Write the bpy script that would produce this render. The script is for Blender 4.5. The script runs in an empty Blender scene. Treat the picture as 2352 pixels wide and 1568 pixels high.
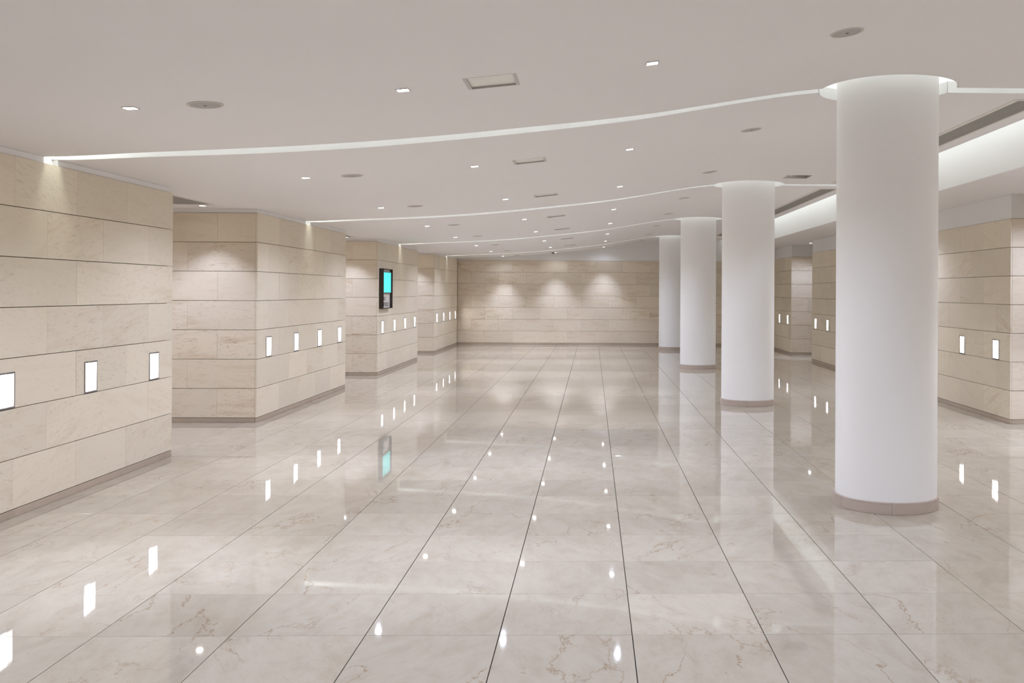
import bpy, math, random
import numpy as np
from mathutils import Matrix, Vector

random.seed(7)
rng = np.random.default_rng(7)
S = bpy.context.scene
COL = S.collection

# ------------------------------------------------------------------ camera
CAM_F, CAM_PX, CAM_PY, CAM_H = 2239.242, 1414.118, 665.4287, 1.5483
R_RIGHT = Vector((0.99969597, -0.02406292, 0.00538038))
R_DOWN = Vector((0.00542598, 0.00183048, -0.99998360))
R_FWD = Vector((0.02405268, 0.99970877, 0.00196049))
cam_data = bpy.data.cameras.new('camera')
cam = bpy.data.objects.new('camera', cam_data)
COL.objects.link(cam)
cam_data.sensor_width = 36.0
cam_data.sensor_fit = 'HORIZONTAL'
cam_data.lens = CAM_F * 36.0 / 2352.0
cam_data.shift_x = -(CAM_PX - 1176.0) / 2352.0
cam_data.shift_y = (CAM_PY - 784.0) / 2352.0
cam_data.clip_start = 0.05
cam_data.clip_end = 200
up, back = -R_DOWN, -R_FWD
cam.matrix_world = Matrix(((R_RIGHT.x, up.x, back.x, 0.0),
                           (R_RIGHT.y, up.y, back.y, 0.0),
                           (R_RIGHT.z, up.z, back.z, CAM_H),
                           (0, 0, 0, 1)))
S.camera = cam

# ------------------------------------------------------------------ world, exposure, light levels
world = bpy.data.worlds.new('world')
S.world = world
world.use_nodes = True
world.node_tree.nodes['Background'].inputs[0].default_value = (0.8, 0.8, 0.8, 1)
world.node_tree.nodes['Background'].inputs[1].default_value = 0.05
S.view_settings.view_transform = 'Standard'
S.view_settings.look = 'None'
S.view_settings.gamma = 1.0
S.view_settings.exposure = 0.25
S.view_settings.use_curve_mapping = False
S.cycles.max_bounces = 8
S.cycles.diffuse_bounces = 5
S.cycles.glossy_bounces = 4
S.cycles.sample_clamp_indirect = 6.0
S.cycles.caustics_reflective = False
S.cycles.caustics_refractive = False
SPOT_W = 62.0          # ceiling downlights
WIDE_W = 56.0          # their wide soft share
RIGHT_W = 130.0         # the same on the right hand side
CORR_FILL_W = 105.0           # fill lamps added in the lower ceiling on the right
RECESS_W = 48.0        # downlights in the side recesses
PANE_TOP, PANE_LOW = 38.0, 13.0   # wall light panes
COVE_E = 6.0            # slot lamps
END_E = 16.0            # extra emitter added at each slot's wall end to throw a beam
RING_E = 4.6            # lamps round the column heads
FAS_E = 4.4             # assumed unseen lamp above the right ceiling edge, added to brighten the fascia
LIGHT_COL = (0.86, 0.96, 1.24)
COVE_COL = (0.95, 1.0, 0.99)

# ------------------------------------------------------------------ plan
PERIOD = 6.38
C0 = 7.13
CENT = [C0 + PERIOD * k for k in (-2, -1, 0, 1, 2, 3)]      # slot / column axes along Y
XL, XR = -3.905, 4.97
YB, YF = 28.35, -5.63
XLL, XRR = -6.0, 7.2
ZTOP = 2.445
SK = 0.056
COURSE = (ZTOP - SK) / 7.0
COLX, COLR, RINGR = 2.165, 0.362, 0.495
FASX, LOWX, LOWZ = 3.70, 4.0, 2.735
CTH = 0.085

_px = np.array([-6.2, -5.0, -3.9, -3.2, -2.55, -1.8, -1.1, -0.5, 0.33, 0.85, 1.2, 1.5, 1.75, 2.1, 3.0, 8.0])
_pz = np.array([2.49, 2.49, 2.491, 2.52, 2.546, 2.592, 2.656, 2.72, 2.825, 2.915, 2.975, 3.02, 3.043, 3.05, 3.05, 3.05])
_h = np.diff(_px); _d = np.diff(_pz) / _h
_m = np.zeros_like(_px)
for _i in range(1, len(_px) - 1):
    if _d[_i - 1] * _d[_i] > 0:
        _w1 = 2 * _h[_i] + _h[_i - 1]; _w2 = _h[_i] + 2 * _h[_i - 1]
        _m[_i] = (_w1 + _w2) / (_w1 / _d[_i - 1] + _w2 / _d[_i])


def zc(x):
    i = int(np.clip(np.searchsorted(_px, x) - 1, 0, len(_px) - 2))
    t = (x - _px[i]) / _h[i]
    return float((2 * t**3 - 3 * t**2 + 1) * _pz[i] + (t**3 - 2 * t**2 + t) * _h[i] * _m[i]
                 + (-2 * t**3 + 3 * t**2) * _pz[i + 1] + (t**3 - t**2) * _h[i] * _m[i + 1])


def slope(x):
    return (zc(x + 0.02) - zc(x - 0.02)) / 0.04


_nx = [-3.95, -3.9, -3.2, -2.6, -1.8, -1.1, -0.5, 0.33, 0.85, 1.4, 1.65, 2.7, 3.7]
_ny = [-0.07, -0.075, -0.12, -0.165, -0.165, -0.14, -0.14, -0.09, -0.05, -0.045, -0.05, -0.08, -0.08]


def slot_near(x):
    return float(np.interp(x, _nx, _ny))


SLOT_FAR = 0.10


def edge_near(x, c):
    """far edge (in the photo: upper edge of the light slot) of the bay on the camera's side of axis c"""
    if x < XL - 0.03:
        return c
    y = c + slot_near(x)
    q = RINGR**2 - (x - COLX)**2
    if q > 0:
        y = min(y, c - math.sqrt(q))
    return y


def edge_far(x, c):
    if x < XL - 0.03:
        return c
    y = c + SLOT_FAR
    q = RINGR**2 - (x - COLX)**2
    if q > 0:
        y = max(y, c + math.sqrt(q))
    return y


# ------------------------------------------------------------------ helpers
def mesh(name, verts, faces, mat=None, smooth=False):
    me = bpy.data.meshes.new(name)
    me.from_pydata([tuple(v) for v in verts], [], faces)
    me.update()
    if mat:
        me.materials.append(mat)
    if smooth:
        me.polygons.foreach_set('use_smooth', [True] * len(me.polygons))
    return me


def link(name, me, parent=None, loc=None, label=None, cat=None, kind=None, group=None, rot=None):
    o = bpy.data.objects.new(name, me)
    COL.objects.link(o)
    if parent is not None:
        o.parent = parent
    if loc is not None:
        o.location = loc
    if rot is not None:
        o.rotation_euler = rot
    tag(o, label, cat, kind, group)
    return o


def tag(o, label=None, cat=None, kind=None, group=None):
    if label: o['label'] = label
    if cat: o['category'] = cat
    if kind: o['kind'] = kind
    if group: o['group'] = group
    return o


class MB:
    def __init__(self):
        self.v, self.f = [], []

    def quad(self, a, b, c, d):
        n = len(self.v)
        self.v += [a, b, c, d]
        self.f.append((n, n + 1, n + 2, n + 3))

    def box(self, x0, x1, y0, y1, z0, z1):
        n = len(self.v)
        self.v += [(x0, y0, z0), (x1, y0, z0), (x1, y1, z0), (x0, y1, z0),
                   (x0, y0, z1), (x1, y0, z1), (x1, y1, z1), (x0, y1, z1)]
        for q in ((0, 3, 2, 1), (4, 5, 6, 7), (0, 1, 5, 4), (1, 2, 6, 5), (2, 3, 7, 6), (3, 0, 4, 7)):
            self.f.append(tuple(n + i for i in q))
        return self

    def lathe(self, prof, seg=48, a0=0.0, a1=2 * math.pi, cx=0, cy=0, cap=False):
        """prof: list of (r, z)"""
        full = abs(a1 - a0 - 2 * math.pi) < 1e-6
        n0 = len(self.v)
        m = seg if full else seg + 1
        for i in range(m):
            a = a0 + (a1 - a0) * i / seg
            for r, z in prof:
                self.v.append((cx + r * math.cos(a), cy + r * math.sin(a), z))
        k = len(prof)
        for i in range(seg):
            j = (i + 1) % m
            for t in range(k - 1):
                self.f.append((n0 + i * k + t, n0 + j * k + t, n0 + j * k + t + 1, n0 + i * k + t + 1))
        if cap and not full:
            self.f.append(tuple(n0 + t for t in range(k))[::-1])
            self.f.append(tuple(n0 + seg * k + t for t in range(k)))
        return self

    def build(self, name, mat, smooth=False):
        return mesh(name, self.v, self.f, mat, smooth)


def chamfer_box(dims, axis, ch):
    """box centred on its back face's centre, front face along +-axis chamfered; dims=(u,v,t)"""
    u, v, t = dims[0] / 2, dims[1] / 2, dims[2]
    ps = [(-u, -v, 0), (u, -v, 0), (u, v, 0), (-u, v, 0),
          (-u, -v, t - ch), (u, -v, t - ch), (u, v, t - ch), (-u, v, t - ch),
          (-u + ch, -v + ch, t), (u - ch, -v + ch, t), (u - ch, v - ch, t), (-u + ch, v - ch, t)]
    fs = [(0, 3, 2, 1), (8, 9, 10, 11)]
    for i in range(4):
        j = (i + 1) % 4
        fs.append((i, j, 4 + j, 4 + i))
        fs.append((4 + i, 4 + j, 8 + j, 8 + i))
    ax = {'+z': lambda p: (p[0], p[1], p[2]),
          '+x': lambda p: (p[2], p[0], p[1]),
          '-x': lambda p: (-p[2], -p[0], p[1]),
          '-y': lambda p: (p[0], -p[2], p[1])}[axis]
    return [ax(p) for p in ps], fs


_tile_cache = {}


def slab_mesh(w, h, t, axis, mat, ch=0.0008, name='tile'):
    key = (round(w, 3), round(h, 3), round(t, 4), axis, mat.name)
    if key not in _tile_cache:
        v, f = chamfer_box((w, h, t), axis, ch)
        _tile_cache[key] = mesh(name, v, f, mat)
    return _tile_cache[key]


# ------------------------------------------------------------------ materials
def new_mat(name):
    m = bpy.data.materials.new(name)
    m.use_nodes = True
    nt = m.node_tree
    return m, nt, nt.nodes['Principled BSDF']


def N(nt, kind, **kw):
    n = nt.nodes.new(kind)
    for k, v in kw.items():
        setattr(n, k, v)
    return n


def math_node(nt, op, a, b=None, clamp=False):
    n = N(nt, 'ShaderNodeMath', operation=op, use_clamp=clamp)
    for i, s in enumerate((a, b)):
        if s is None: continue
        if isinstance(s, (int, float)): n.inputs[i].default_value = s
        else: nt.links.new(s, n.inputs[i])
    return n.outputs[0]


def ramp(nt, src, stops):
    n = N(nt, 'ShaderNodeValToRGB')
    cr = n.color_ramp
    while len(cr.elements) < len(stops):
        cr.elements.new(0.5)
    for e, (p, c) in zip(cr.elements, stops):
        e.position = p
        e.color = c if len(c) == 4 else (*c, 1)
    nt.links.new(src, n.inputs[0])
    return n.outputs[0]


def mix(nt, fac, a, b, mode='MIX'):
    n = N(nt, 'ShaderNodeMix', data_type='RGBA', blend_type=mode)
    for s, v in ((n.inputs[0], fac), (n.inputs[6], a), (n.inputs[7], b)):
        if isinstance(v, (int, float)): s.default_value = v
        elif isinstance(v, tuple): s.default_value = v if len(v) == 4 else (*v, 1)
        else: nt.links.new(v, s)
    return n.outputs[2]


def noise(nt, vec, scale, detail=4, rough=0.55, dist=0.0):
    n = N(nt, 'ShaderNodeTexNoise')
    n.inputs['Scale'].default_value = scale
    n.inputs['Detail'].default_value = detail
    n.inputs['Roughness'].default_value = rough
    n.inputs['Distortion'].default_value = dist
    nt.links.new(vec, n.inputs['Vector'])
    return n.outputs[0]


def paint(name, col, rough=0.6, var=0.015):
    m, nt, b = new_mat(name)
    tc = N(nt, 'ShaderNodeTexCoord')
    f = noise(nt, tc.outputs['Object'], 1.3, 3)
    g = noise(nt, tc.outputs['Object'], 90, 2)
    s = math_node(nt, 'ADD', math_node(nt, 'MULTIPLY', f, 0.7), math_node(nt, 'MULTIPLY', g, 0.3))
    lo = tuple(c * (1 - var) for c in col); hi = tuple(min(1, c * (1 + var)) for c in col)
    nt.links.new(mix(nt, s, lo, hi), b.inputs['Base Color'])
    b.inputs['Roughness'].default_value = rough
    b.inputs['Specular IOR Level'].default_value = 0.3
    return m


def rand_vec(nt, rnd, mul):
    """vector (r*a, r*b, r*c) of decorrelated offsets from one random value"""
    w = N(nt, 'ShaderNodeTexWhiteNoise', noise_dimensions='1D')
    nt.links.new(rnd, w.inputs['W'])
    vm = N(nt, 'ShaderNodeVectorMath', operation='SCALE')
    nt.links.new(w.outputs['Color'], vm.inputs[0])
    vm.inputs['Scale'].default_value = mul
    return vm.outputs[0], w.outputs['Color']


def stone_material(name, base, vein, dark, streak=1.0, rough=0.5, lean=0.75):
    """honed limestone with wavy horizontal bedding streaks; every slab has its own cut"""
    m, nt, b = new_mat(name)
    tc = N(nt, 'ShaderNodeTexCoord')
    oi = N(nt, 'ShaderNodeObjectInfo')
    off, rcol = rand_vec(nt, oi.outputs['Random'], 40.0)
    rs = N(nt, 'ShaderNodeSeparateColor'); nt.links.new(rcol, rs.inputs[0])
    sp = N(nt, 'ShaderNodeSeparateXYZ'); nt.links.new(tc.outputs['Object'], sp.inputs[0])
    u = math_node(nt, 'ADD', sp.outputs['X'], sp.outputs['Y'])
    tilt = math_node(nt, 'MULTIPLY', math_node(nt, 'SUBTRACT', rs.outputs[0], 0.5), lean)
    v = math_node(nt, 'ADD', sp.outputs['Z'], math_node(nt, 'MULTIPLY', u, tilt))
    cv = N(nt, 'ShaderNodeCombineXYZ')
    nt.links.new(math_node(nt, 'MULTIPLY', u, 0.16), cv.inputs[0])
    nt.links.new(v, cv.inputs[1])
    vec = N(nt, 'ShaderNodeVectorMath', operation='ADD')
    nt.links.new(cv.outputs[0], vec.inputs[0]); nt.links.new(off, vec.inputs[1])
    vec = vec.outputs[0]
    cv2 = N(nt, 'ShaderNodeCombineXYZ')
    nt.links.new(math_node(nt, 'MULTIPLY', u, 0.28), cv2.inputs[0]); nt.links.new(v, cv2.inputs[1])
    vec2 = N(nt, 'ShaderNodeVectorMath', operation='ADD')
    nt.links.new(cv2.outputs[0], vec2.inputs[0]); nt.links.new(off, vec2.inputs[1])
    vec2 = vec2.outputs[0]
    band = noise(nt, vec, 9.0, 5, 0.6, 0.35)
    fine = noise(nt, vec2, 46.0, 5, 0.65, 0.5)
    soft = noise(nt, vec, 2.6, 3, 0.5, 0.2)
    streaks = ramp(nt, band, [(0.52, (0, 0, 0)), (0.66, (0.45, 0.45, 0.45)), (0.8, (1, 1, 1))])
    fines = ramp(nt, fine, [(0.55, (0, 0, 0)), (0.75, (1, 1, 1))])
    strong = ramp(nt, rs.outputs[1], [(0.0, (0.25, 0.25, 0.25)), (0.5, (0.45, 0.45, 0.45)), (1.0, (1, 1, 1))])
    fac1 = math_node(nt, 'MULTIPLY', math_node(nt, 'MULTIPLY', streaks, strong), 1.0 * streak)
    fac2 = math_node(nt, 'MULTIPLY', math_node(nt, 'MULTIPLY', fines, strong), 0.55 * streak)
    tint = ramp(nt, rs.outputs[2], [(0.0, tuple(c * 0.93 for c in base)), (0.5, base),
                                    (1.0, tuple(min(1, c * k) for c, k in zip(base, (1.05, 1.045, 1.03))))])
    c = mix(nt, math_node(nt, 'MULTIPLY', soft, 0.22), tint, vein)
    c = mix(nt, fac1, c, vein)
    c = mix(nt, fac2, c, dark)
    grain = noise(nt, tc.outputs['Object'], 260, 2)
    c = mix(nt, 0.10, c, mix(nt, grain, (0.25, 0.22, 0.19), (0.95, 0.93, 0.9)), 'SOFT_LIGHT')
    nt.links.new(c, b.inputs['Base Color'])
    b.inputs['Roughness'].default_value = rough
    b.inputs['Specular IOR Level'].default_value = 0.35
    bp = N(nt, 'ShaderNodeBump')
    bp.inputs['Strength'].default_value = 0.08
    bp.inputs['Distance'].default_value = 0.002
    nt.links.new(fine, bp.inputs['Height']); nt.links.new(bp.outputs[0], b.inputs['Normal'])
    return m


def marble_material(name, joined, far=False):
    """polished cream marble with thin rust coloured stylolite veins"""
    m, nt, b = new_mat(name)
    tc = N(nt, 'ShaderNodeTexCoord')
    if joined:
        geo = N(nt, 'ShaderNodeNewGeometry')
        rnd = geo.outputs['Random Per Island']
    else:
        rnd = N(nt, 'ShaderNodeObjectInfo').outputs['Random']
    off, rcol = rand_vec(nt, rnd, 60.0)
    rs = N(nt, 'ShaderNodeSeparateColor'); nt.links.new(rcol, rs.inputs[0])
    rot = N(nt, 'ShaderNodeVectorRotate', rotation_type='Z_AXIS')
    nt.links.new(tc.outputs['Object'], rot.inputs['Vector'])
    nt.links.new(math_node(nt, 'MULTIPLY', math_node(nt, 'SUBTRACT', rs.outputs[0], 0.5), 0.9), rot.inputs['Angle'])
    vs = N(nt, 'ShaderNodeVectorMath', operation='MULTIPLY')
    nt.links.new(rot.outputs[0], vs.inputs[0]); vs.inputs[1].default_value = (1.0, 0.45, 1.0)
    va = N(nt, 'ShaderNodeVectorMath', operation='ADD')
    nt.links.new(vs.outputs[0], va.inputs[0]); nt.links.new(off, va.inputs[1])
    vec = va.outputs[0]
    # veins: iso-lines of a warped noise, jagged by a fine one
    jag = noise(nt, vec, 22.0, 4, 0.7)
    low = noise(nt, vec, 1.7, 3, 0.5, 0.6)
    field = math_node(nt, 'ADD', low, math_node(nt, 'MULTIPLY', math_node(nt, 'SUBTRACT', jag, 0.5), 0.11))
    dist = math_node(nt, 'ABSOLUTE', math_node(nt, 'SUBTRACT', field, 0.5))
    vein = ramp(nt, dist, [(0.0, (1, 1, 1)), (0.0012, (0.8, 0.8, 0.8)), (0.0042, (0, 0, 0))])
    low2 = noise(nt, vec, 3.6, 3, 0.6, 0.8)
    field2 = math_node(nt, 'ADD', low2, math_node(nt, 'MULTIPLY', math_node(nt, 'SUBTRACT', jag, 0.5), 0.16))
    dist2 = math_node(nt, 'ABSOLUTE', math_node(nt, 'SUBTRACT', field2, 0.56))
    vein2 = ramp(nt, dist2, [(0.0, (1, 1, 1)), (0.0045, (0, 0, 0))])
    patch = ramp(nt, noise(nt, vec, 2.3, 3), [(0.40, (0, 0, 0)), (0.58, (1, 1, 1))])
    f1 = math_node(nt, 'MULTIPLY', math_node(nt, 'MULTIPLY', vein, patch), math_node(nt, 'ADD', 0.5, math_node(nt, 'MULTIPLY', rs.outputs[1], 0.5)))
    f2 = math_node(nt, 'MULTIPLY', math_node(nt, 'MULTIPLY', vein2, patch), math_node(nt, 'MULTIPLY', rs.outputs[2], 0.7))
    if far:      # slabs of a quieter lot, hardly veined
        f1 = math_node(nt, 'MULTIPLY', f1, 0.08)
        f2 = math_node(nt, 'MULTIPLY', f2, 0.08)
    mott = noise(nt, vec, 7.0, 6, 0.7, 0.3)
    if far:
        mott = math_node(nt, 'ADD', 0.4, math_node(nt, 'MULTIPLY', mott, 0.2))
    cloud = noise(nt, vec, 1.6, 3)
    fleck = ramp(nt, noise(nt, vec, 75.0, 3, 0.6), [(0.66, (0, 0, 0)), (0.76, (1, 1, 1))])
    base = ramp(nt, mott, [(0.25, (0.415, 0.352, 0.27)), (0.5, (0.49, 0.432, 0.348)), (0.75, (0.54, 0.486, 0.402))])
    c = mix(nt, math_node(nt, 'MULTIPLY', cloud, 0.35), base, (0.46, 0.395, 0.30))
    c = mix(nt, math_node(nt, 'MULTIPLY', fleck, 0.0 if far else 0.22), c, (0.80, 0.77, 0.72))
    c = mix(nt, f2, c, (0.34, 0.23, 0.12))
    c = mix(nt, f1, c, (0.24, 0.14, 0.06))
    val = math_node(nt, 'ADD', 0.94, math_node(nt, 'MULTIPLY', rs.outputs[2], 0.12))
    c = mix(nt, 1.0, c, val, 'MULTIPLY')
    nt.links.new(c, b.inputs['Base Color'])
    rr = math_node(nt, 'ADD', 0.015, math_node(nt, 'MULTIPLY', noise(nt, vec, 14.0, 3), 0.03))
    nt.links.new(rr, b.inputs['Roughness'])
    b.inputs['IOR'].default_value = 1.5
    return m


def plain(name, col, rough=0.5, metal=0.0):
    m, nt, b = new_mat(name)
    tc = N(nt, 'ShaderNodeTexCoord')
    g = noise(nt, tc.outputs['Object'], 40, 3)
    nt.links.new(mix(nt, g, tuple(c * 0.93 for c in col), tuple(min(1, c * 1.07) for c in col)), b.inputs['Base Color'])
    b.inputs['Roughness'].default_value = rough
    b.inputs['Metallic'].default_value = metal
    return m


def emitter(name, col, strength):
    m, nt, b = new_mat(name)
    b.inputs['Base Color'].default_value = (0.8, 0.8, 0.8, 1)
    b.inputs['Emission Color'].default_value = (*col, 1)
    b.inputs['Emission Strength'].default_value = strength
    b.inputs['Roughness'].default_value = 0.3
    return m


M_CEIL = paint('ceiling_paint', (0.84, 0.815, 0.805), 0.75)
M_WHITE = paint('white_paint', (0.91, 0.91, 0.90), 0.6)
M_PLASTER = paint('plaster', (0.80, 0.785, 0.765), 0.7)
M_COLUMN = paint('column_paint', (0.88, 0.87, 0.855), 0.5)
M_TRIM = paint('trim_paint', (0.86, 0.84, 0.83), 0.6)
M_STONE = stone_material('limestone', (0.775, 0.692, 0.56), (0.60, 0.47, 0.32), (0.33, 0.235, 0.15))
M_STONE_F = stone_material('limestone_across', (0.77, 0.68, 0.555), (0.565, 0.425, 0.275), (0.33, 0.235, 0.15), 1.5, 0.5, 0.16)
M_MORTAR = plain('mortar', (0.46, 0.36, 0.25), 0.9)
M_SKIRT = stone_material('skirting_stone', (0.47, 0.385, 0.30), (0.36, 0.27, 0.19), (0.22, 0.16, 0.11), 1.0, 0.4)
M_COLBASE = stone_material('column_base_stone', (0.50, 0.42, 0.365), (0.40, 0.31, 0.25), (0.24, 0.18, 0.15), 0.8, 0.4)
M_MARBLE = marble_material('marble_tile', False)
M_MARBLE_Q = marble_material('marble_tile_quiet', False, True)
M_MARBLE_J = marble_material('marble_field', True, True)
M_GROUT = plain('grout', (0.16, 0.14, 0.12), 0.8)
M_METAL = plain('lamp_frame_metal', (0.23, 0.21, 0.20), 0.35, 0.6)
M_BEZEL = plain('downlight_bezel', (0.42, 0.38, 0.35), 0.4)
M_SPK_RING = plain('speaker_ring', (0.62, 0.57, 0.51), 0.5)
M_SPK = plain('speaker_mesh', (0.44, 0.42, 0.40), 0.7)
M_DARK = plain('dark_void', (0.05, 0.045, 0.04), 0.9)
M_GRILLE = plain('grille_bar', (0.40, 0.375, 0.35), 0.5, 0.2)
M_GFRAME = plain('grille_frame', (0.72, 0.69, 0.63), 0.5)
M_PANELF = plain('panel_frame', (0.55, 0.52, 0.50), 0.5)
M_PANE_OFF = plain('unlit_glass', (0.80, 0.78, 0.71), 0.2)
M_CASE = plain('sign_case', (0.035, 0.024, 0.017), 0.4)
M_BLACK = plain('black_plastic', (0.008, 0.009, 0.010), 0.3)
M_PRINT = plain('printed_panel', (0.62, 0.57, 0.52), 0.6)
M_INK = plain('print_ink', (0.05, 0.045, 0.045), 0.6)
M_SCREEN = emitter('screen_cyan', (0.035, 0.74, 0.73), 1.0)
M_ICON = emitter('screen_icon', (0.03, 0.92, 0.95), 1.0)
for mat_ in (M_SCREEN, M_ICON): mat_.node_tree.nodes['Principled BSDF'].inputs['Base Color'].default_value = (0.01, 0.03, 0.03, 1)
M_LENS = emitter('downlight_lens', (1.0, 1.0, 1.0), 30.0)
M_COVE = emitter('cove_lamp', COVE_COL, COVE_E)
M_RING = emitter('ring_lamp', COVE_COL, RING_E)
M_END = emitter('slot_end_fill', (0.92, 1.0, 0.97), END_E)
M_FAS = emitter('assumed_fascia_lamp', COVE_COL, FAS_E)
M_CHROME = plain('chrome', (0.7, 0.7, 0.7), 0.2, 0.9)

# lamp behind the frosted pane sits at the top of the niche
M_PANE, _nt, _b = new_mat('wall_light_pane')
_tc = N(_nt, 'ShaderNodeTexCoord'); _sp = N(_nt, 'ShaderNodeSeparateXYZ')
_nt.links.new(_tc.outputs['Object'], _sp.inputs[0])
_t = math_node(_nt, 'MULTIPLY', _sp.outputs['Z'], 1 / 0.24, True)
_t = math_node(_nt, 'POWER', _t, 1.5)
_nt.links.new(math_node(_nt, 'ADD', PANE_LOW, math_node(_nt, 'MULTIPLY', _t, PANE_TOP - PANE_LOW)), _b.inputs['Emission Strength'])
_b.inputs['Emission Color'].default_value = (0.97, 0.975, 1.02, 1)
_b.inputs['Base Color'].default_value = (0.8, 0.8, 0.8, 1)
_b.inputs['Roughness'].default_value = 0.25

# ------------------------------------------------------------------ floor
TS, TX0, TY0 = 0.6, 0.18916, 4.40362
GAPX, GAPY, TT = 0.0042, 0.0028, 0.018
floor = link('floor', MB().box(XLL, XRR, YF, YB, -0.12, -TT - 0.001).build('floor', M_GROUT),
             label='polished cream marble tile floor of the whole hall', cat='floor', kind='structure')
tile_v, tile_f = chamfer_box((TS - GAPX, TS - GAPY, TT - 0.0025), '+z', 0.0008)
tile_mesh = mesh('floor_tile', tile_v, tile_f, M_MARBLE)
tile_mesh_q = mesh('floor_tile', tile_v, tile_f, M_MARBLE_Q)


def project(x, y, z):
    q = Vector((x, y, z - CAM_H))
    d = q.dot(R_FWD)
    if d < 0.1: return None
    return CAM_PX + CAM_F * q.dot(R_RIGHT) / d, CAM_PY + CAM_F * q.dot(R_DOWN) / d


def hidden_by_block(x, y):
    for c in CENT:
        if c - 1.72 < y < c + 1.72 and (x < XL - 0.33 or x > XR + 0.33):
            return True
    return False


cells = []
for i in range(-11, 12):
    for j in range(-17, 41):
        cx, cy = TX0 + TS * (i + 0.5), TY0 + TS * (j + 0.5)
        if cx - TS / 2 > XRR or cx + TS / 2 < XLL or cy + TS / 2 > YB + TS or cy - TS / 2 < YF - TS: continue
        if hidden_by_block(cx, cy): continue
        q = project(cx, cy, 0)
        area = 0
        if q and -150 < q[0] < 2500 and q[1] < 1680 and XL - 0.3 < cx < XR + 0.3:
            area = 1.0 / cy**3
        cells.append((area, cx, cy))
cells.sort(reverse=True)
n_obj = min(296, sum(1 for c in cells if c[0] > 0))
for a, cx, cy in cells[:n_obj]:
    link('floor_tile', tile_mesh if cy < 11.5 else tile_mesh_q, floor, (cx, cy, -TT + 0.0025 + random.uniform(-0.0002, 0.0002)),
         rot=(random.gauss(0, 0.0004), random.gauss(0, 0.0004), 0))
vv, ff = [], []
base_v = np.array(tile_v)
for a, cx, cy in cells[n_obj:]:
    tx, ty = random.gauss(0, 0.0004), random.gauss(0, 0.0004)
    w = base_v.copy()
    w[:, 2] += -TT + 0.0025 + w[:, 0] * tx + w[:, 1] * ty
    w[:, 0] += cx; w[:, 1] += cy
    n = len(vv)
    vv += w.tolist(); ff += [tuple(n + k for k in f) for f in tile_f]
link('floor_tile_field', mesh('floor_tile_field', vv, ff, M_MARBLE_J), floor, kind='stuff')

# ------------------------------------------------------------------ stone walls
TW = 0.797
STONE_T = 0.02
JH, JV = 0.005, 0.0012


def row_z(r):
    """r = 0 top course ... 6 bottom course"""
    z1 = ZTOP - r * COURSE
    return z1 - COURSE, z1


def joints(length, first, step=TW, minlast=0.15):
    out = [0.0]
    s = first
    while s < length - minlast:
        out.append(s); s += step
    out.append(length)
    return out


LIGHT_OFF = [0.315 + 1.098 * k for k in range(4)]
LIGHT_W, LIGHT_Z0, LIGHT_Z1 = 0.19, 0.742, 0.986


def notched_tile(w, h, t, n0, n1, nh, axis):
    """slab with a notch cut out of its lower edge for a wall light; local u from -w/2, v from -h/2"""
    u, v = w / 2, h / 2
    prof = [(-u, -v), (n0, -v), (n0, -v + nh), (n1, -v + nh), (n1, -v), (u, -v), (u, v), (-u, v)]
    if n1 > u - 0.012:
        prof = [(-u, -v), (n0, -v), (n0, -v + nh), (u, -v + nh), (u, v), (-u, v)]
    ax = {'+x': lambda p: (p[2], p[0], p[1]), '-x': lambda p: (-p[2], -p[0], p[1])}[axis]
    k = len(prof)
    vs = [ax((a, b, 0)) for a, b in prof] + [ax((a, b, t)) for a, b in prof]
    fs = [tuple(range(k))[::-1], tuple(range(k, 2 * k))] + [(i, (i + 1) % k, k + (i + 1) % k, k + i) for i in range(k)]
    return mesh('stone_tile', vs, fs, M_STONE)


_notch_cache = {}


def clad_long(parent, xface, y0, y1, side):
    """cladding of a face that runs along Y; side +1 = wall on the left (faces +X)"""
    axis = '+x' if side > 0 else '-x'
    for r in range(7):
        z0, z1 = row_z(r)
        js = joints(y1 - y0, TW if r % 2 == 0 else 0.40)
        for a, b in zip(js[:-1], js[1:]):
            w, h = b - a - JV, z1 - z0 - JH
            loc = (xface - side * STONE_T, y0 + (a + b) / 2, (z0 + z1) / 2)
            dx = random.gauss(0, 0.0004)
            me = None
            if r == 4:
                for lo in LIGHT_OFF:
                    if lo > a - 0.02 and lo + LIGHT_W < b + 0.03 and lo + LIGHT_W <= y1 - y0:
                        m = (a + b) / 2
                        key = (round(w, 3), round(lo - m, 3), side)
                        if key not in _notch_cache:
                            n0, n1 = lo - m, lo + LIGHT_W - m
                            if side < 0: n0, n1 = -n1, -n0
                            if side < 0 and n0 < -w / 2 + 0.012:
                                n0 = -w / 2 + 0.013
                            _notch_cache[key] = notched_tile(w, h, STONE_T, n0, n1, LIGHT_Z1 - z0 - JH / 2, axis)
                        me = _notch_cache[key]
            if me is None:
                me = slab_mesh(w, h, STONE_T, axis, M_STONE, name='stone_tile')
            link('stone_tile', me, parent, (loc[0] + dx, loc[1], loc[2]))


def clad_front(parent, yface, x0, x1, firsts, from_right):
    """cladding of a face that looks towards the camera (-Y)"""
    L = x1 - x0
    for r in range(7):
        z0, z1 = row_z(r)
        js = joints(L, firsts[r % 2])
        for a, b in zip(js[:-1], js[1:]):
            if from_right: xa, xb = x1 - b, x1 - a
            else: xa, xb = x0 + a, x0 + b
            me = slab_mesh(xb - xa - JV, z1 - z0 - JH, STONE_T, '-y', M_STONE_F, name='stone_tile')
            link('stone_tile', me, parent, ((xa + xb) / 2, yface + STONE_T + random.gauss(0, 0.0004), (z0 + z1) / 2))


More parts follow.
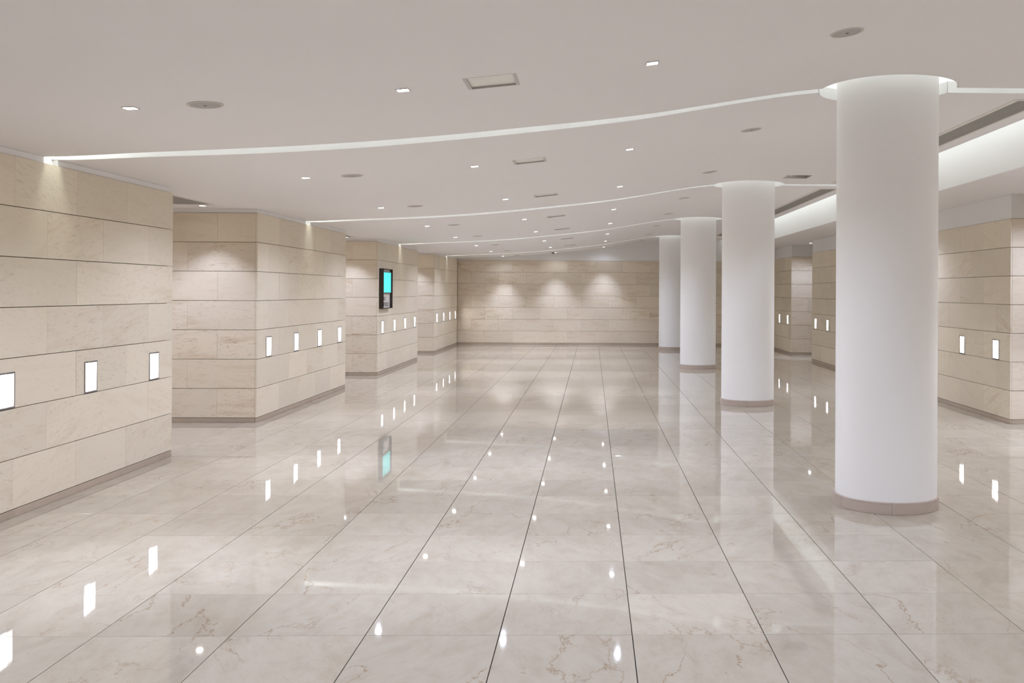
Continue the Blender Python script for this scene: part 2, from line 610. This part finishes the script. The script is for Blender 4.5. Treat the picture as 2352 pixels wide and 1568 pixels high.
def skirting(name, runs, label):
    """runs: list of (axis, fixed, a, b, dir). Stones are pieces of their own"""
    mb = MB()
    for ax, fx, a, b, d in runs:
        t0, t1 = sorted((fx - d * 0.022, fx - d * 0.010))
        if ax == 'y': mb.box(t0, t1, a, b, 0.0005, SK - 0.003)
        else: mb.box(a, b, t0, t1, 0.0005, SK - 0.003)
    root = link(name, mb.build(name, M_MORTAR), label=label, cat='baseboard', kind='structure')
    for ax, fx, a, b, d in runs:
        s = a
        while s < b - 1e-6:
            e = min(b, s + random.choice((0.38, 0.5, 0.62, 0.8)))
            if b - e < 0.15: e = b
            w = e - s - 0.002
            me = slab_mesh(round(w, 2) if w > 0.02 else w, SK - 0.004, 0.010, {('y', 1): '+x', ('y', -1): '-x', ('x', -1): '-y'}[(ax, d)], M_SKIRT, name='skirting_stone')
            m = (s + e) / 2
            z = 0.001 + (SK - 0.004) / 2
            link('skirting_stone', me, root, (fx - d * 0.010, m, z) if ax == 'y' else (m, fx - d * 0.010, z))
            s = e


ORD = ['nearest', 'second', 'third', 'fourth']
block_id = 0
baseb = 0
for k, c in enumerate(CENT[2:]):
    y0, y1 = c - 2.04, min(c + 2.04, YB)
    if k == 3: y1 = YB
    for side in (1, -1):
        nm = 'left' if side > 0 else 'right'
        xf = XL if side > 0 else XR
        xo = XLL if side > 0 else XRR
        cb = MB()
        xa, xb = sorted((xo, xf - side * 0.050))
        cb.box(xa, xb, y0 + STONE_T + 0.006, y1 - (0.0 if k < 3 else 0.03), 0.0, ZTOP - 0.001)
        where = ['%s beige limestone wall block on the %s side' % (ORD[k], nm)][0]
        if k == 3: where = 'farthest beige limestone wall block on the %s, meeting the end wall' % nm
        root = link('wall_' + nm, cb.build('wall_' + nm, M_MORTAR), label=where, cat='wall', kind='structure')
        clad_long(root, xf, y0, y1 - (0.025 if k == 3 else 0), side)
        fr = (0.46, 0.805) if side > 0 else (0.60, 0.40)
        xi = xf - side * STONE_T - side * 0.001
        if side > 0: clad_front(root, y0, xo + 0.01, xi, [f - STONE_T for f in fr], True)
        else: clad_front(root, y0, xi, xo - 0.01, fr, False)
        x2, x3 = sorted((xo + side * 0.02, xf - side * 0.024))
        skirting('baseboard_' + nm, [('y', xf, y0 + 0.002, y1 - (0.03 if k == 3 else 0.002), side), ('x', y0, x2, x3, -1)],
                 'low brown stone skirting under the %s %s wall block' % (ORD[k], nm))

# end wall
eb = MB().box(XLL, XRR, YB + STONE_T + 0.006, YB + 0.25, 0.0, 3.3)
endw = link('wall_back', eb.build('wall_back', M_MORTAR), label='beige limestone end wall at the far end of the hall', cat='wall', kind='structure')
clad_front(endw, YB, XL + 0.002, XR - 0.002, (0.795, 0.40), False)
link('plaster_band', MB().box(XLL, XRR, YB - 0.002, YB + STONE_T, ZTOP + 0.002, 3.29).build('plaster_band', M_PLASTER), endw,
     label='white plaster band above the stone')
skirting('baseboard_back', [('x', YB, XL + 0.01, XR - 0.01, -1)], 'low brown stone skirting along the far end wall')

# walls that close the hall out of the photograph's view
for nm, b, lab in (('wall_left', (XLL - 0.2, XLL, YF, YB + 0.25, 0, 3.4), 'stone coloured wall at the bottom of the left recesses'),
                   ('wall_right', (XRR, XRR + 0.2, YF, YB + 0.25, 0, 3.4), 'stone coloured wall at the bottom of the right recesses'),
                   ('wall_front', (XLL - 0.2, XRR + 0.2, YF - 0.2, YF, 0, 3.4), 'stone coloured wall behind the viewpoint')):
    link(nm, MB().box(*b).build(nm, M_STONE), label=lab, cat='wall', kind='structure')
for k, c in enumerate(CENT[:2]):
    for side in (1, -1):
        nm = 'left' if side > 0 else 'right'
        xa, xb = sorted((XLL if side > 0 else XRR, XL if side > 0 else XR))
        ya = max(c - 2.04, YF)
        link('wall_' + nm, MB().box(xa, xb, ya, c + 2.04, 0, ZTOP).build('wall_' + nm, M_STONE),
             label='%s limestone wall block behind the viewpoint, %s side' % (('farther', 'nearer')[k], nm), cat='wall', kind='structure')

# white plaster above the right hand blocks
for k, c in enumerate(CENT):
    y0, y1 = max(c - 2.04, YF), min(c + 2.04, YB - 0.004)
    if k == 5: y1 = YB - 0.004
    link('trim_1', MB().box(XR + 0.012, XRR, y0 + 0.012, y1, ZTOP + 0.001, LOWZ).build('plaster', M_PLASTER),
         label='white plaster band above right wall block number %d from behind the viewpoint' % (k + 1) if k < 2 else
         'white plaster band above the %s right wall block' % ORD[k - 2], cat='trim', kind='structure')
# narrow set-back cornice above the left hand blocks, broken where the light slots run in
for k, c in enumerate(CENT):
    y0, y1 = max(c - 2.04, YF), min(c + 2.04, YB - 0.002)
    if k == 5: y1 = YB - 0.004
    xf = XL - 0.012
    mb = MB()
    mb.box(XLL, xf, y0 + 0.012, c + slot_near(XL) - 0.002, ZTOP + 0.001, 2.4895)
    mb2 = MB()
    mb2.box(XLL, xf, c + SLOT_FAR + 0.002, y1 - 0.045, ZTOP + 0.001, 2.4895)
    mb2.box(XLL, XL - 0.05, c + slot_near(XL) - 0.002, c + SLOT_FAR + 0.002, ZTOP + 0.001, 2.4895)
    t2 = link('trim_2', mb.build('cornice', M_TRIM),
         label='set-back white cornice above left wall block number %d from behind the viewpoint' % (k + 1) if k < 2 else
         'set-back white cornice above the %s left wall block' % ORD[k - 2], cat='trim', kind='structure')
    link('cornice_length', mb2.build('cornice', M_TRIM), t2)

# ------------------------------------------------------------------ ceiling
ROW_OFF = (-1.70, 1.59)
PAN_X, PAN_S = -0.565, 0.29
GR_X0, GR_X1 = 3.27, 3.535
holes = []   # (x0, x1, y0, y1)
row_y = []
for c in CENT:
    for o in ROW_OFF:
        if YF + 0.5 < c + o < YB - 0.1: row_y.append(c + o)
PAN_Y = [y for y in row_y if y > 4.5 and y < 26] 
for y in PAN_Y:
    holes.append((PAN_X - PAN_S / 2, PAN_X + PAN_S / 2, y - PAN_S / 2 + 0.01, y + PAN_S / 2 + 0.01))
GRILLES = [(7.46, 13.26), (14.0, 19.64), (20.38, 26.02)]
for a, b in GRILLES:
    holes.append((GR_X0, GR_X1, a, b))
SQ = (2.49, 2.81, 12.40, 12.76)
holes.append(SQ)
LG_X0, LG_X1 = -4.62, -4.195
LGR = [(c + 2.04 + 0.25, c + 2.04 + 1.72) for c in CENT[2:5]]
for a, b in LGR:
    holes.append((LG_X0, LG_X1, a, b))

xs = set(np.round(np.arange(-6.0, 3.61, 0.15), 4).tolist()) | {XLL, XL - 0.03, XL - 0.0299, FASX, XL}
xs |= {round(COLX + RINGR * math.cos(math.pi * i / 40), 5) for i in range(41)}
for h_ in holes: xs |= {round(h_[0], 5), round(h_[1], 5)}
xs = sorted(xs)
xs = [x for i, x in enumerate(xs) if i == 0 or x - xs[i - 1] > 5e-5]


def bay_mesh(y_start, y_end, y_lo, y_hi):
    mb = MB()
    hs = [h for h in holes if h[2] > y_lo and h[3] < y_hi]
    for xa, xb in zip(xs[:-1], xs[1:]):
        za, zb = zc(xa), zc(xb)
        sa, sb, ea, eb_ = y_start(xa), y_start(xb), y_end(xa), y_end(xb)
        cuts = sorted((h[2], h[3]) for h in hs if h[0] - 1e-4 < xa and xb < h[1] + 1e-4)
        pts = [(sa, sb)] + [(q, q) for pr in cuts for q in pr] + [(ea, eb_)]
        for i in range(0, len(pts), 2):
            (p, q), (r, s) = pts[i], pts[i + 1]
            mb.quad((xa, p, za), (xa, r, za), (xb, s, zb), (xb, q, zb))
        mb.quad((xa, sa, za + CTH), (xb, sb, zb + CTH), (xb, eb_, zb + CTH), (xa, ea, za + CTH))
        mb.quad((xa, sa, za), (xb, sb, zb), (xb, sb, zb + CTH), (xa, sa, za + CTH))
        mb.quad((xa, ea, za), (xa, ea, za + CTH), (xb, eb_, zb + CTH), (xb, eb_, zb))
    return mb.build('ceiling', M_CEIL)


bays = [(lambda x: edge_far(x, CENT[i]) if i >= 0 else YF) for i in ()]
BAYN = ['behind the viewpoint', 'in front of the nearest column', 'between the nearest and second columns',
        'between the second and third columns', 'between the third and fourth columns', 'from the fourth column to the end wall']
for i in range(len(CENT)):
    c0 = CENT[i]
    c1 = CENT[i + 1] if i + 1 < len(CENT) else None
    st = (lambda x, c=c0: edge_far(x, c))
    en = (lambda x, c=c1: edge_near(x, c)) if c1 else (lambda x: YB)
    link('ceiling', bay_mesh(st, en, c0, c1 if c1 else YB), label='curved white plaster ceiling bay ' + BAYN[i], cat='ceiling', kind='structure')
# lower ceiling on the right and the upright fascia behind the edge of the main ceiling
link('ceiling', MB().box(LOWX + 0.031, XRR, YF, YB - 0.004, LOWZ + 0.001, LOWZ + 0.06).build('ceiling_low', M_CEIL),
     label='lower flat white ceiling along the right side of the hall', cat='ceiling', kind='structure')
fb = MB()
prof_f = [(LOWX, 3.42), (LOWX, LOWZ), (LOWX + 0.03, LOWZ), (LOWX + 0.03, 3.42)]
for yq in (YF, YB - 0.004):
    fb.v += [(x, yq, z) for x, z in prof_f]
fb.f += [(i, (i + 1) % 4, 4 + (i + 1) % 4, 4 + i) for i in range(4)] + [(3, 2, 1, 0), (4, 5, 6, 7)]
link('trim_3', fb.build('fascia', M_WHITE), label='bright white upright fascia between main and lower right ceiling', cat='trim', kind='structure')
# slab above everything
link('ceiling', MB().box(XLL - 0.2, XRR + 0.2, YF - 0.2, YB + 0.25, 3.46, 3.6).build('slab', M_PLASTER),
     label='structural slab hidden above the plaster ceiling', cat='ceiling', kind='structure')

# ------------------------------------------------------------------ light slots and column heads
def ribbon(fa, fb_, x_list):
    mb = MB()
    for xa, xb in zip(x_list[:-1], x_list[1:]):
        mb.quad(fa(xa), fa(xb), fb_(xb), fb_(xa))
    return mb


WHICH = {0: 'far behind the viewpoint', 1: 'just overhead in front', 2: 'at the nearest column', 3: 'at the second column',
         4: 'at the third column', 5: 'at the fourth column'}
for i, c in enumerate(CENT):
    root = link('cove_light', None, loc=(COLX, c, 0), label='glowing white ceiling slot with ring %s' % WHICH[i], cat='cove light',
                group='light slots across the ceiling')
    def put(name, mb, mat, smooth=False):
        me = mb.build(name, mat, smooth)
        return link(name, me, root, (-COLX, -c, 0))
    xl = list(np.linspace(XL - 0.029, COLX - 0.685, 50)); xr_ = list(np.linspace(COLX + 0.685, 3.55, 8))
    for X in (xl, xr_):
        ch = MB(); lamp = MB()
        H = 0.19
        yn, yf = c - 0.36, c + 0.24
        for xa, xb in zip(X[:-1], X[1:]):
            za, zb = zc(xa) + CTH + 0.001, zc(xb) + CTH + 0.001
            ch.quad((xa, yn, za), (xb, yn, zb), (xb, yn, zb + H), (xa, yn, za + H))
            ch.quad((xa, yn, za + H), (xb, yn, zb + H), (xb, yf, zb + H), (xa, yf, za + H))
            ch.quad((xa, yf, za + H), (xb, yf, zb + H), (xb, yf, zb), (xa, yf, za))
            lamp.quad((xa, c - 0.05, za + H - 0.012), (xa, c - 0.015, za + H - 0.012), (xb, c - 0.015, zb + H - 0.012), (xb, c - 0.05, zb + H - 0.012))
        for x in (X[0], X[-1]):
            z = zc(x) + CTH + 0.001
            ch.quad((x, yn, z), (x, yf, z), (x, yf, z + H), (x, yn, z + H))
        put('channel', ch, M_WHITE)
        put('lamp_strip', lamp, M_COVE)
        if X is xl:      # glowing patch added so a beam falls on the stone wall
            el = MB()
            za, zb = zc(XL) + CTH + H - 0.013, zc(XL + 0.3) + CTH + H - 0.013
            el.quad((XL - 0.02, c - 0.01, za), (XL - 0.02, c + 0.07, za), (XL + 0.28, c + 0.07, zb), (XL + 0.28, c - 0.01, zb))
            put('end_fill_lamp', el, M_END)
    # linings: the painted edges of the slot and of the ring, 3 mm proud of the ceiling edge
    a_l = math.sqrt(RINGR**2 - SLOT_FAR**2)
    xl2 = [x for x in xs if XL - 0.02 < x < COLX - a_l] + [COLX - a_l]
    xr2 = [COLX + a_l] + [x for x in xs if COLX + a_l < x <= FASX]
    for X in (xl2, xr2):
        lf, lnr = MB(), MB()
        for xa, xb in zip(X[:-1], X[1:]):
            za, zb = zc(xa), zc(xb)
            y = c + SLOT_FAR - 0.003
            lf.quad((xa, y, za), (xb, y, zb), (xb, y, zb + CTH), (xa, y, za + CTH))
            lf.quad((xa, y, za), (xa, y + 0.003, za), (xb, y + 0.003, zb), (xb, y, zb))
            ya, yb = c + slot_near(xa) + 0.003, c + slot_near(xb) + 0.003
            lnr.quad((xa, ya, za), (xa, ya, za + CTH), (xb, yb, zb + CTH), (xb, yb, zb))
        put('slot_lining', lf, M_WHITE); put('slot_lining', lnr, M_WHITE)
    a = math.asin(SLOT_FAR / RINGR)
    an = math.asin(0.05 / RINGR); an2 = math.asin(0.08 / RINGR)
    def arc(a0, a1):
        rl = MB()
        n = 40
        for q in range(n):
            t0, t1 = a0 + (a1 - a0) * q / n, a0 + (a1 - a0) * (q + 1) / n
            r = RINGR - 0.003
            p0 = (COLX + r * math.cos(t0), c + r * math.sin(t0)); p1 = (COLX + r * math.cos(t1), c + r * math.sin(t1))
            rl.quad((*p0, zc(p0[0])), (*p1, zc(p1[0])), (*p1, zc(p1[0]) + CTH), (*p0, zc(p0[0]) + CTH))
        put('ring_lining', rl, M_WHITE, True)
    arc(a, math.pi - a)
    arc(math.pi + an, 2 * math.pi - an2)
    dr = MB().lathe([(0.68, 3.05 + CTH + 0.002), (0.68, 3.42), (0.02, 3.42)], 48, cx=COLX, cy=c)
    put('ring_drum', dr, M_WHITE, True)
    rlmp = MB().lathe([(0.46, 3.405), (0.52, 3.405)], 48, cx=COLX, cy=c)
    put('ring_lamp', rlmp, M_RING)

# assumed unseen lamp above the main ceiling edge, put in to wash the fascia
root = link('cove_light', None, loc=(FASX, 11.4, 0), label='white wash of an assumed unseen lamp along the right fascia', cat='cove light')
hb = MB()
hb.quad((3.56, YF, 3.14), (3.56, YB - 0.004, 3.14), (3.56, YB - 0.004, 3.40), (3.56, YF, 3.40))
hb.quad((3.56, YF, 3.40), (3.56, YB - 0.004, 3.40), (3.998, YB - 0.004, 3.40), (3.998, YF, 3.40))
link('housing', hb.build('housing', M_WHITE), root, (-FASX, -11.4, 0))
lb = MB()
yy = np.linspace(YF + 0.05, YB - 0.05, 24)
for ya, yb in zip(yy[:-1], yy[1:]):
    lb.quad((3.630, ya, 3.290), (3.630, yb, 3.290), (3.673, yb, 3.315), (3.673, ya, 3.315))
link('lamp_strip', lb.build('lamp_strip', M_FAS), root, (-FASX, -11.4, 0))

# ------------------------------------------------------------------ columns
CN = ['nearest and largest white round column with pinkish stone base', 'second white round column from the front',
      'third white round column from the front', 'farthest white round column, partly hidden by the third',
      'white round column beside the viewpoint on the right', 'white round column behind the viewpoint']
for i, c in enumerate(CENT):
    root = link('column', None, loc=(COLX, c, 0), label=CN[(i - 2) if i >= 2 else (4 if i == 1 else 5)], cat='column', group='white round columns')
    sh = MB().lathe([(COLR, 0.001), (COLR, 3.415)], 96)
    link('shaft', sh.build('shaft', M_COLUMN, True), root)
    nseg = 6
    a0 = math.radians(-100)
    for s in range(nseg):
        t0 = a0 + 2 * math.pi * s / nseg + 0.002
        t1 = a0 + 2 * math.pi * (s + 1) / nseg - 0.002
        r0, r1 = COLR - 0.012, COLR + 0.014
        me = MB().lathe([(r0, 0.001), (r1, 0.001), (r1, 0.080), (r1 - 0.004, 0.084), (r0, 0.084), (r0, 0.001)], 16, t0, t1, cap=True).build('base_stone', M_COLBASE)
        link('base_stone', me, root, label='pinkish grey curved stone piece of the column base' if s == 0 else None)

# ------------------------------------------------------------------ wall lights
fr = MB()
FW, FD0, FD1 = 0.0115, -0.046, 0.005
LH = LIGHT_Z1 - LIGHT_Z0
fr.box(FD0, FD1, 0, LIGHT_W, 0, FW); fr.box(FD0, FD1, 0, LIGHT_W, LH - FW, LH)
fr.box(FD0, FD1, 0, FW, FW, LH - FW); fr.box(FD0, FD1, LIGHT_W - FW, LIGHT_W, FW, LH - FW)
me_frame = fr.build('frame', M_METAL)
pn = MB(); pn.quad((-0.038, FW, FW), (-0.038, LIGHT_W - FW, FW), (-0.038, LIGHT_W - FW, LH - FW), (-0.038, FW, LH - FW))
pane_me = pn.build('glass_pane', M_PANE)
pn2 = MB(); pn2.box(-0.0455, -0.0385, 0.002, LIGHT_W - 0.002, 0.002, LH - 0.002)
back_me = pn2.build('back_plate', M_METAL)
LO = ['nearest', 'second', 'third', 'farthest']
for k, c in enumerate(CENT[2:]):
    y0 = c - 2.04
    for side in (1, -1):
        for q, lo in enumerate(LIGHT_OFF):
            xf = XL if side > 0 else XR
            yy = y0 + lo + (0 if side > 0 else LIGHT_W)
            bl = ('%s left' if side > 0 else '%s right') % (ORD[k] if k < 3 else 'farthest')
            root = link('wall_light', None, loc=(xf, yy, LIGHT_Z0), rot=(0, 0, 0 if side > 0 else math.pi),
                        label='lit upright wall light, %s of four on the %s stone block' % (LO[q], bl), cat='wall light',
                        group='rectangular wall lights on the %s wall' % ('left' if side > 0 else 'right'))
            link('frame', me_frame, root); link('glass_pane', pane_me, root); link('back_plate', back_me, root)

# ------------------------------------------------------------------ ceiling fittings
def spot(name, parent, watt, size_deg, blend, z=-0.012):
    ld = bpy.data.lights.new(name, 'SPOT')
    ld.energy = watt
    ld.color = LIGHT_COL
    ld.spot_size = math.radians(size_deg)
    ld.spot_blend = blend
    ld.shadow_soft_size = 0.025
    o = bpy.data.objects.new(name, ld)
    COL.objects.link(o)
    o.parent = parent
    o.location = (0, 0, z)
    return o


DL = 0.031
bz = MB()
bz.box(-DL - 0.004, DL + 0.004, -DL - 0.004, -DL, -0.004, 0.002); bz.box(-DL - 0.004, DL + 0.004, DL, DL + 0.004, -0.004, 0.002)
bz.box(-DL - 0.004, -DL, -DL, DL, -0.004, 0.002); bz.box(DL, DL + 0.004, -DL, DL, -0.004, 0.002)
bezel_me = bz.build('bezel', M_BEZEL)
ln = MB(); ln.quad((-DL, -DL, -0.002), (-DL, DL, -0.002), (DL, DL, -0.002), (DL, -DL, -0.002))
lens_me = ln.build('lens', M_LENS)


def downlight(x, y, z, sl, watt, size, blend, label, group, wide=0):
    root = link('downlight', None, loc=(x, y, z), rot=(0, -math.atan(sl), 0), label=label, cat='downlight', group=group)
    link('bezel', bezel_me, root); link('lens', lens_me, root)
    s = spot('downlight_lamp', root, watt, size, blend)
    s.rotation_euler = (0, math.atan(sl), 0)
    if wide:
        s = spot('downlight_glow', root, wide, 152, 0.5)
        s.rotation_euler = (0, math.atan(sl), 0)
    return root


ring_me = MB().lathe([(0.096, 0.001), (0.096, -0.003), (0.092, -0.006), (0.084, -0.006), (0.081, -0.002), (0.081, 0.001)], 40).build('trim_ring', M_SPK_RING, True)
mesh_me = MB().lathe([(0.081, -0.0015), (0.060, -0.0045), (0.03, -0.006), (0.0005, -0.0065)], 40).build('grille', M_SPK, True)
cap_me = MB().lathe([(0.009, -0.0055), (0.009, -0.009), (0.0004, -0.010)], 16).build('centre_cap', M_METAL, True)


def speaker(x, y, label):
    root = link('ceiling_speaker', None, loc=(x, y, zc(x)), rot=(0, -math.atan(slope(x)), 0), label=label, cat='speaker', group='round ceiling speakers')
    link('trim_ring', ring_me, root); link('grille', mesh_me, root); link('centre_cap', cap_me, root)


# unlit rectangular panel
ps = PAN_S / 2
pf = MB()
pf.box(-ps - 0.002, -ps + 0.019, -ps - 0.001, ps + 0.001, -0.001, 0.03); pf.box(ps - 0.019, ps + 0.002, -ps - 0.001, ps + 0.001, -0.001, 0.03)
pf.box(-ps + 0.019, ps - 0.019, -ps - 0.001, -ps + 0.004, -0.001, 0.03); pf.box(-ps + 0.019, ps - 0.019, ps - 0.004, ps + 0.001, 0.0, 0.03)
pf_me = pf.build('frame', M_PANELF)
pp_me = MB().box(-ps + 0.019, ps - 0.019, -ps + 0.004, ps - 0.012, 0.010, 0.014).build('glass_pane', M_PANE_OFF)
pb_me = MB().box(-ps + 0.004, ps - 0.004, -ps + 0.002, ps - 0.002, 0.030, 0.033).build('back_plate', M_DARK)

RN = ['nearest', 'second', 'third', 'fourth', 'fifth', 'sixth', 'seventh', 'eighth']
vis = [y for y in row_y if y > 4.5]
for y in row_y:
    if y in vis:
        r = RN[vis.index(y)] + ' row'
        if vis.index(y) == len(vis) - 1: r = 'last row by the end wall'
    else:
        r = 'row overhead in front' if y > 0.5 else ('row behind the viewpoint' if y > -2 else 'rearmost row')
    for x, nm in ((-2.548, 'left'), (-1.055, 'middle'), (0.328, 'right')):
        downlight(x, y, zc(x), slope(x), SPOT_W * (1.0 if y < YB - 1 else 2.0), 46 if y < YB - 1 else 72, 0.75 if y < YB - 1 else 1.0, 'small lit square ceiling downlight, %s one in the %s' % (nm, r),
                  'square ceiling downlights', WIDE_W if y < YB - 1 else WIDE_W * 0.08)
    if y > 4.5:
        speaker(-2.14, y, 'round ceiling speaker on the left side of the %s' % r)
        speaker(1.42, y, 'round ceiling speaker on the right side of the %s' % r)
    if y in PAN_Y:
        root = link('ceiling_panel', None, loc=(PAN_X, y + 0.01, zc(PAN_X)), rot=(0, -math.atan(slope(PAN_X)), 0),
                    label='unlit square recessed ceiling panel with grey frame in the %s' % r, cat='ceiling panel', group='recessed ceiling panels')
        link('frame', pf_me, root); link('glass_pane', pp_me, root); link('back_plate', pb_me, root)

# downlights in the recesses
for i, c in enumerate(CENT[2:5]):
    downlight(-4.378, c + 4.34 - 0.42, 2.49, 0.0, RECESS_W * 0.5, 88, 0.5,
              'small lit downlight in the %s left wall recess' % ORD[i], 'recess downlights')
for i, c in enumerate(CENT[2:5]):  # second lamp added out of sight to fill each recess with light
    downlight(-5.0, c + 4.34 - 1.5, 2.49, 0.0, RECESS_W * 0.6, 80, 0.5,
              'added unseen downlight deep inside the %s left wall recess' % ORD[i], 'recess downlights', RECESS_W * 1.4)
downlight(5.60, 11.05, LOWZ, 0.0, RECESS_W * 0.45, 90, 0.5, 'small downlight over the nearest right wall recess', 'recess downlights')
for i, y in enumerate((16.76, 23.14)):
    downlight(5.205, y, LOWZ, 0.0, RIGHT_W, 48, 0.6, 'small lit downlight in the %s right wall recess' % ('second', 'far')[i], 'recess downlights', RIGHT_W * 0.4)
downlight(-4.378, 11.47 - PERIOD - 0.42, 2.49, 0.0, RECESS_W, 86, 0.35, 'small downlight in the left recess beside the viewpoint', 'recess downlights')
downlight(5.205, 4.0, LOWZ, 0.0, RIGHT_W, 70, 0.6, 'small downlight in the right recess beside the viewpoint', 'recess downlights', RIGHT_W)
downlight(5.205, 10.38, LOWZ, 0.0, RIGHT_W, 70, 0.6, 'small downlight near the edge of the nearest right recess', 'recess downlights', RIGHT_W * 0.45)


for y, w in ((2.1, 'beside the viewpoint'), (8.5, 'right of the nearest column'), (14.9, 'hidden behind the nearest column')):  # unseen lamps added to brighten the right side of the hall
    downlight(4.25, y, LOWZ, 0.0, 8.0, 62, 0.6, 'added fill downlight in the lower right ceiling, %s' % w, 'added corridor fill lights', CORR_FILL_W)

# linear grilles
def grille(x0, x1, y0, y1, z, label, nbar, across=False, joint=None):
    root = link('air_grille', None, loc=(x0, y0, z), label=label, cat='grille', group='linear ceiling air grilles')
    w, L = x1 - x0, y1 - y0
    f = MB()
    b = 0.03
    f.box(-0.012, b, -0.012, L + 0.012, -0.004, 0.002); f.box(w - 0.018, w + 0.012, -0.012, L + 0.012, -0.004, 0.002)
    f.box(b, w - 0.018, -0.012, b, -0.004, 0.002); f.box(b, w - 0.018, L - b, L + 0.012, -0.004, 0.002)
    link('frame', f.build('frame', M_GFRAME), root)
    bk = MB()
    bk.box(0.001, w - 0.001, 0.001, L - 0.001, 0.06, 0.064)
    bk.box(0.001, 0.004, 0.001, L - 0.001, 0.002, 0.06); bk.box(w - 0.004, w - 0.001, 0.001, L - 0.001, 0.002, 0.06)
    link('duct', bk.build('duct', M_DARK), root)
    iw = w - 0.018 - b
    bar = MB().box(-iw / nbar * 0.30, iw / nbar * 0.30, b, L - b, 0.0, 0.018).build('slat', M_GRILLE)
    for q in range(nbar):
        link('slat', bar, root, (b + iw * (q + 0.5) / nbar, 0, 0))
    if joint:
        link('joint_bar', MB().box(b, w - 0.018, joint - 0.012, joint + 0.012, -0.001, 0.02).build('joint_bar', M_METAL), root)


grille(GR_X0, GR_X1, *GRILLES[0], 3.05, 'long grey linear air grille right of the nearest column', 12)
grille(GR_X0, GR_X1, *GRILLES[1], 3.05, 'long grey linear air grille right of the second column', 12, joint=15.84 - 14.0)
grille(GR_X0, GR_X1, *GRILLES[2], 3.05, 'far grey linear air grille right of the third column', 12)
for i, (a, b) in enumerate(LGR):
    grille(LG_X0, LG_X1, a, b, 2.49, 'brown grey air grille in the ceiling of the %s left recess' % ORD[i], 14)

# square recess with a small adjustable spotlight, right of the second column
root = link('recessed_spotlight', None, loc=(SQ[0], SQ[2], 3.05), label='small spotlight in a square ceiling niche near the second column', cat='spotlight')
w, L = SQ[1] - SQ[0], SQ[3] - SQ[2]
b = MB()
b.box(0.001, w - 0.001, 0.001, L - 0.001, 0.07, 0.074)
b.box(0.0005, 0.004, 0.001, L - 0.001, 0.0, 0.07); b.box(w - 0.004, w - 0.0005, 0.001, L - 0.001, 0.0, 0.07)
b.box(0.004, w - 0.004, 0.0005, 0.004, 0.0, 0.07); b.box(0.004, w - 0.004, L - 0.004, L - 0.0005, 0.0, 0.07)
link('housing', b.build('housing', plain('niche_grey', (0.45, 0.42, 0.39), 0.6)), root)
head = link('lamp_head', MB().lathe([(0.002, 0.03), (0.028, 0.03), (0.030, -0.02), (0.024, -0.024), (0.022, -0.015)], 24).build('lamp_head', M_CHROME, True),
            root, (0.07, 0.14, 0.035), rot=(0.7, 0.3, 0))
link('lens', MB().lathe([(0.022, -0.016), (0.0005, -0.017)], 20).build('lens', M_LENS), head)
_s = spot('spotlight_lamp', root, 15.0, 80, 0.7, -0.005); _s.location = (0.07, 0.14, -0.005)

# small dark sensor under the far ceiling
sx, sy = -1.11, 27.55
link('sensor', MB().lathe([(0.04, 0.0), (0.04, -0.02), (0.026, -0.045), (0.001, -0.05)], 20).build('sensor', M_METAL, True),
     None, (sx, sy, zc(sx)), label='tiny dark sensor on the ceiling beside the far middle downlight', cat='sensor')

# ------------------------------------------------------------------ display sign on the third left block
SY0, SY1, SZ0, SZ1, SD = 17.97, 18.78, 1.212, 1.955, 0.082
root = link('display_sign', None, loc=(XL, SY0, SZ0), label='dark boxed wall sign with a glowing cyan screen', cat='sign')
W_, H_ = SY1 - SY0, SZ1 - SZ0
t = 0.012
cs = MB()
cs.box(0.0, SD, 0, t, 0, H_); cs.box(0.0, SD, W_ - t, W_, 0, H_)
cs.box(0.0, SD, t, W_ - t, 0, t); cs.box(0.0, SD, t, W_ - t, H_ - t, H_)
link('case', cs.build('case', M_CASE), root)
link('printed_panel', MB().box(0.002, 0.030, t, W_ - t, t, H_ - t).build('printed_panel', M_PRINT), root, label='pale grey printed notice panel')
scr = link('screen', MB().box(0.045, 0.066, 0.03, W_ - 0.06, 0.285, H_ - 0.055).build('screen', M_BLACK), root, label='black framed screen')
m2 = MB(); m2.quad((0.0668, 0.055, 0.30), (0.0668, W_ - 0.085, 0.30), (0.0668, W_ - 0.085, H_ - 0.070), (0.0668, 0.055, H_ - 0.070))
link('display', m2.build('display', M_SCREEN), scr, label='plain cyan lit display')
m3 = MB()
m3.quad((0.0674, 0.33, 0.475), (0.0674, 0.50, 0.475), (0.0674, 0.50, 0.535), (0.0674, 0.33, 0.535))
m3.quad((0.0674, 0.40, 0.450), (0.0674, 0.46, 0.450), (0.0674, 0.46, 0.472), (0.0674, 0.40, 0.472))
link('display_mark', m3.build('display_mark', M_ICON), scr)


def lettering(txt, size, y_right, z, sx_=1.0):
    cu = bpy.data.curves.new('txt', 'FONT')
    cu.body = txt
    cu.size = size
    cu.align_x = 'RIGHT'
    cu.offset = 0.003
    tmp = bpy.data.objects.new('txt', cu)
    COL.objects.link(tmp)
    bpy.context.view_layer.update()
    me = bpy.data.meshes.new_from_object(tmp.evaluated_get(bpy.context.evaluated_depsgraph_get()))
    bpy.data.objects.remove(tmp)
    for v in me.vertices:
        x, y, _ = v.co
        v.co = (0.0308, y_right + x * sx_, z + y)
    me.materials.clear(); me.materials.append(M_INK)
    return link('lettering', me, root)


lettering('AFORO', 0.098, 0.42, 0.150, 1.25)
lettering('LIMITADO', 0.098, 0.665, 0.045, 1.25)
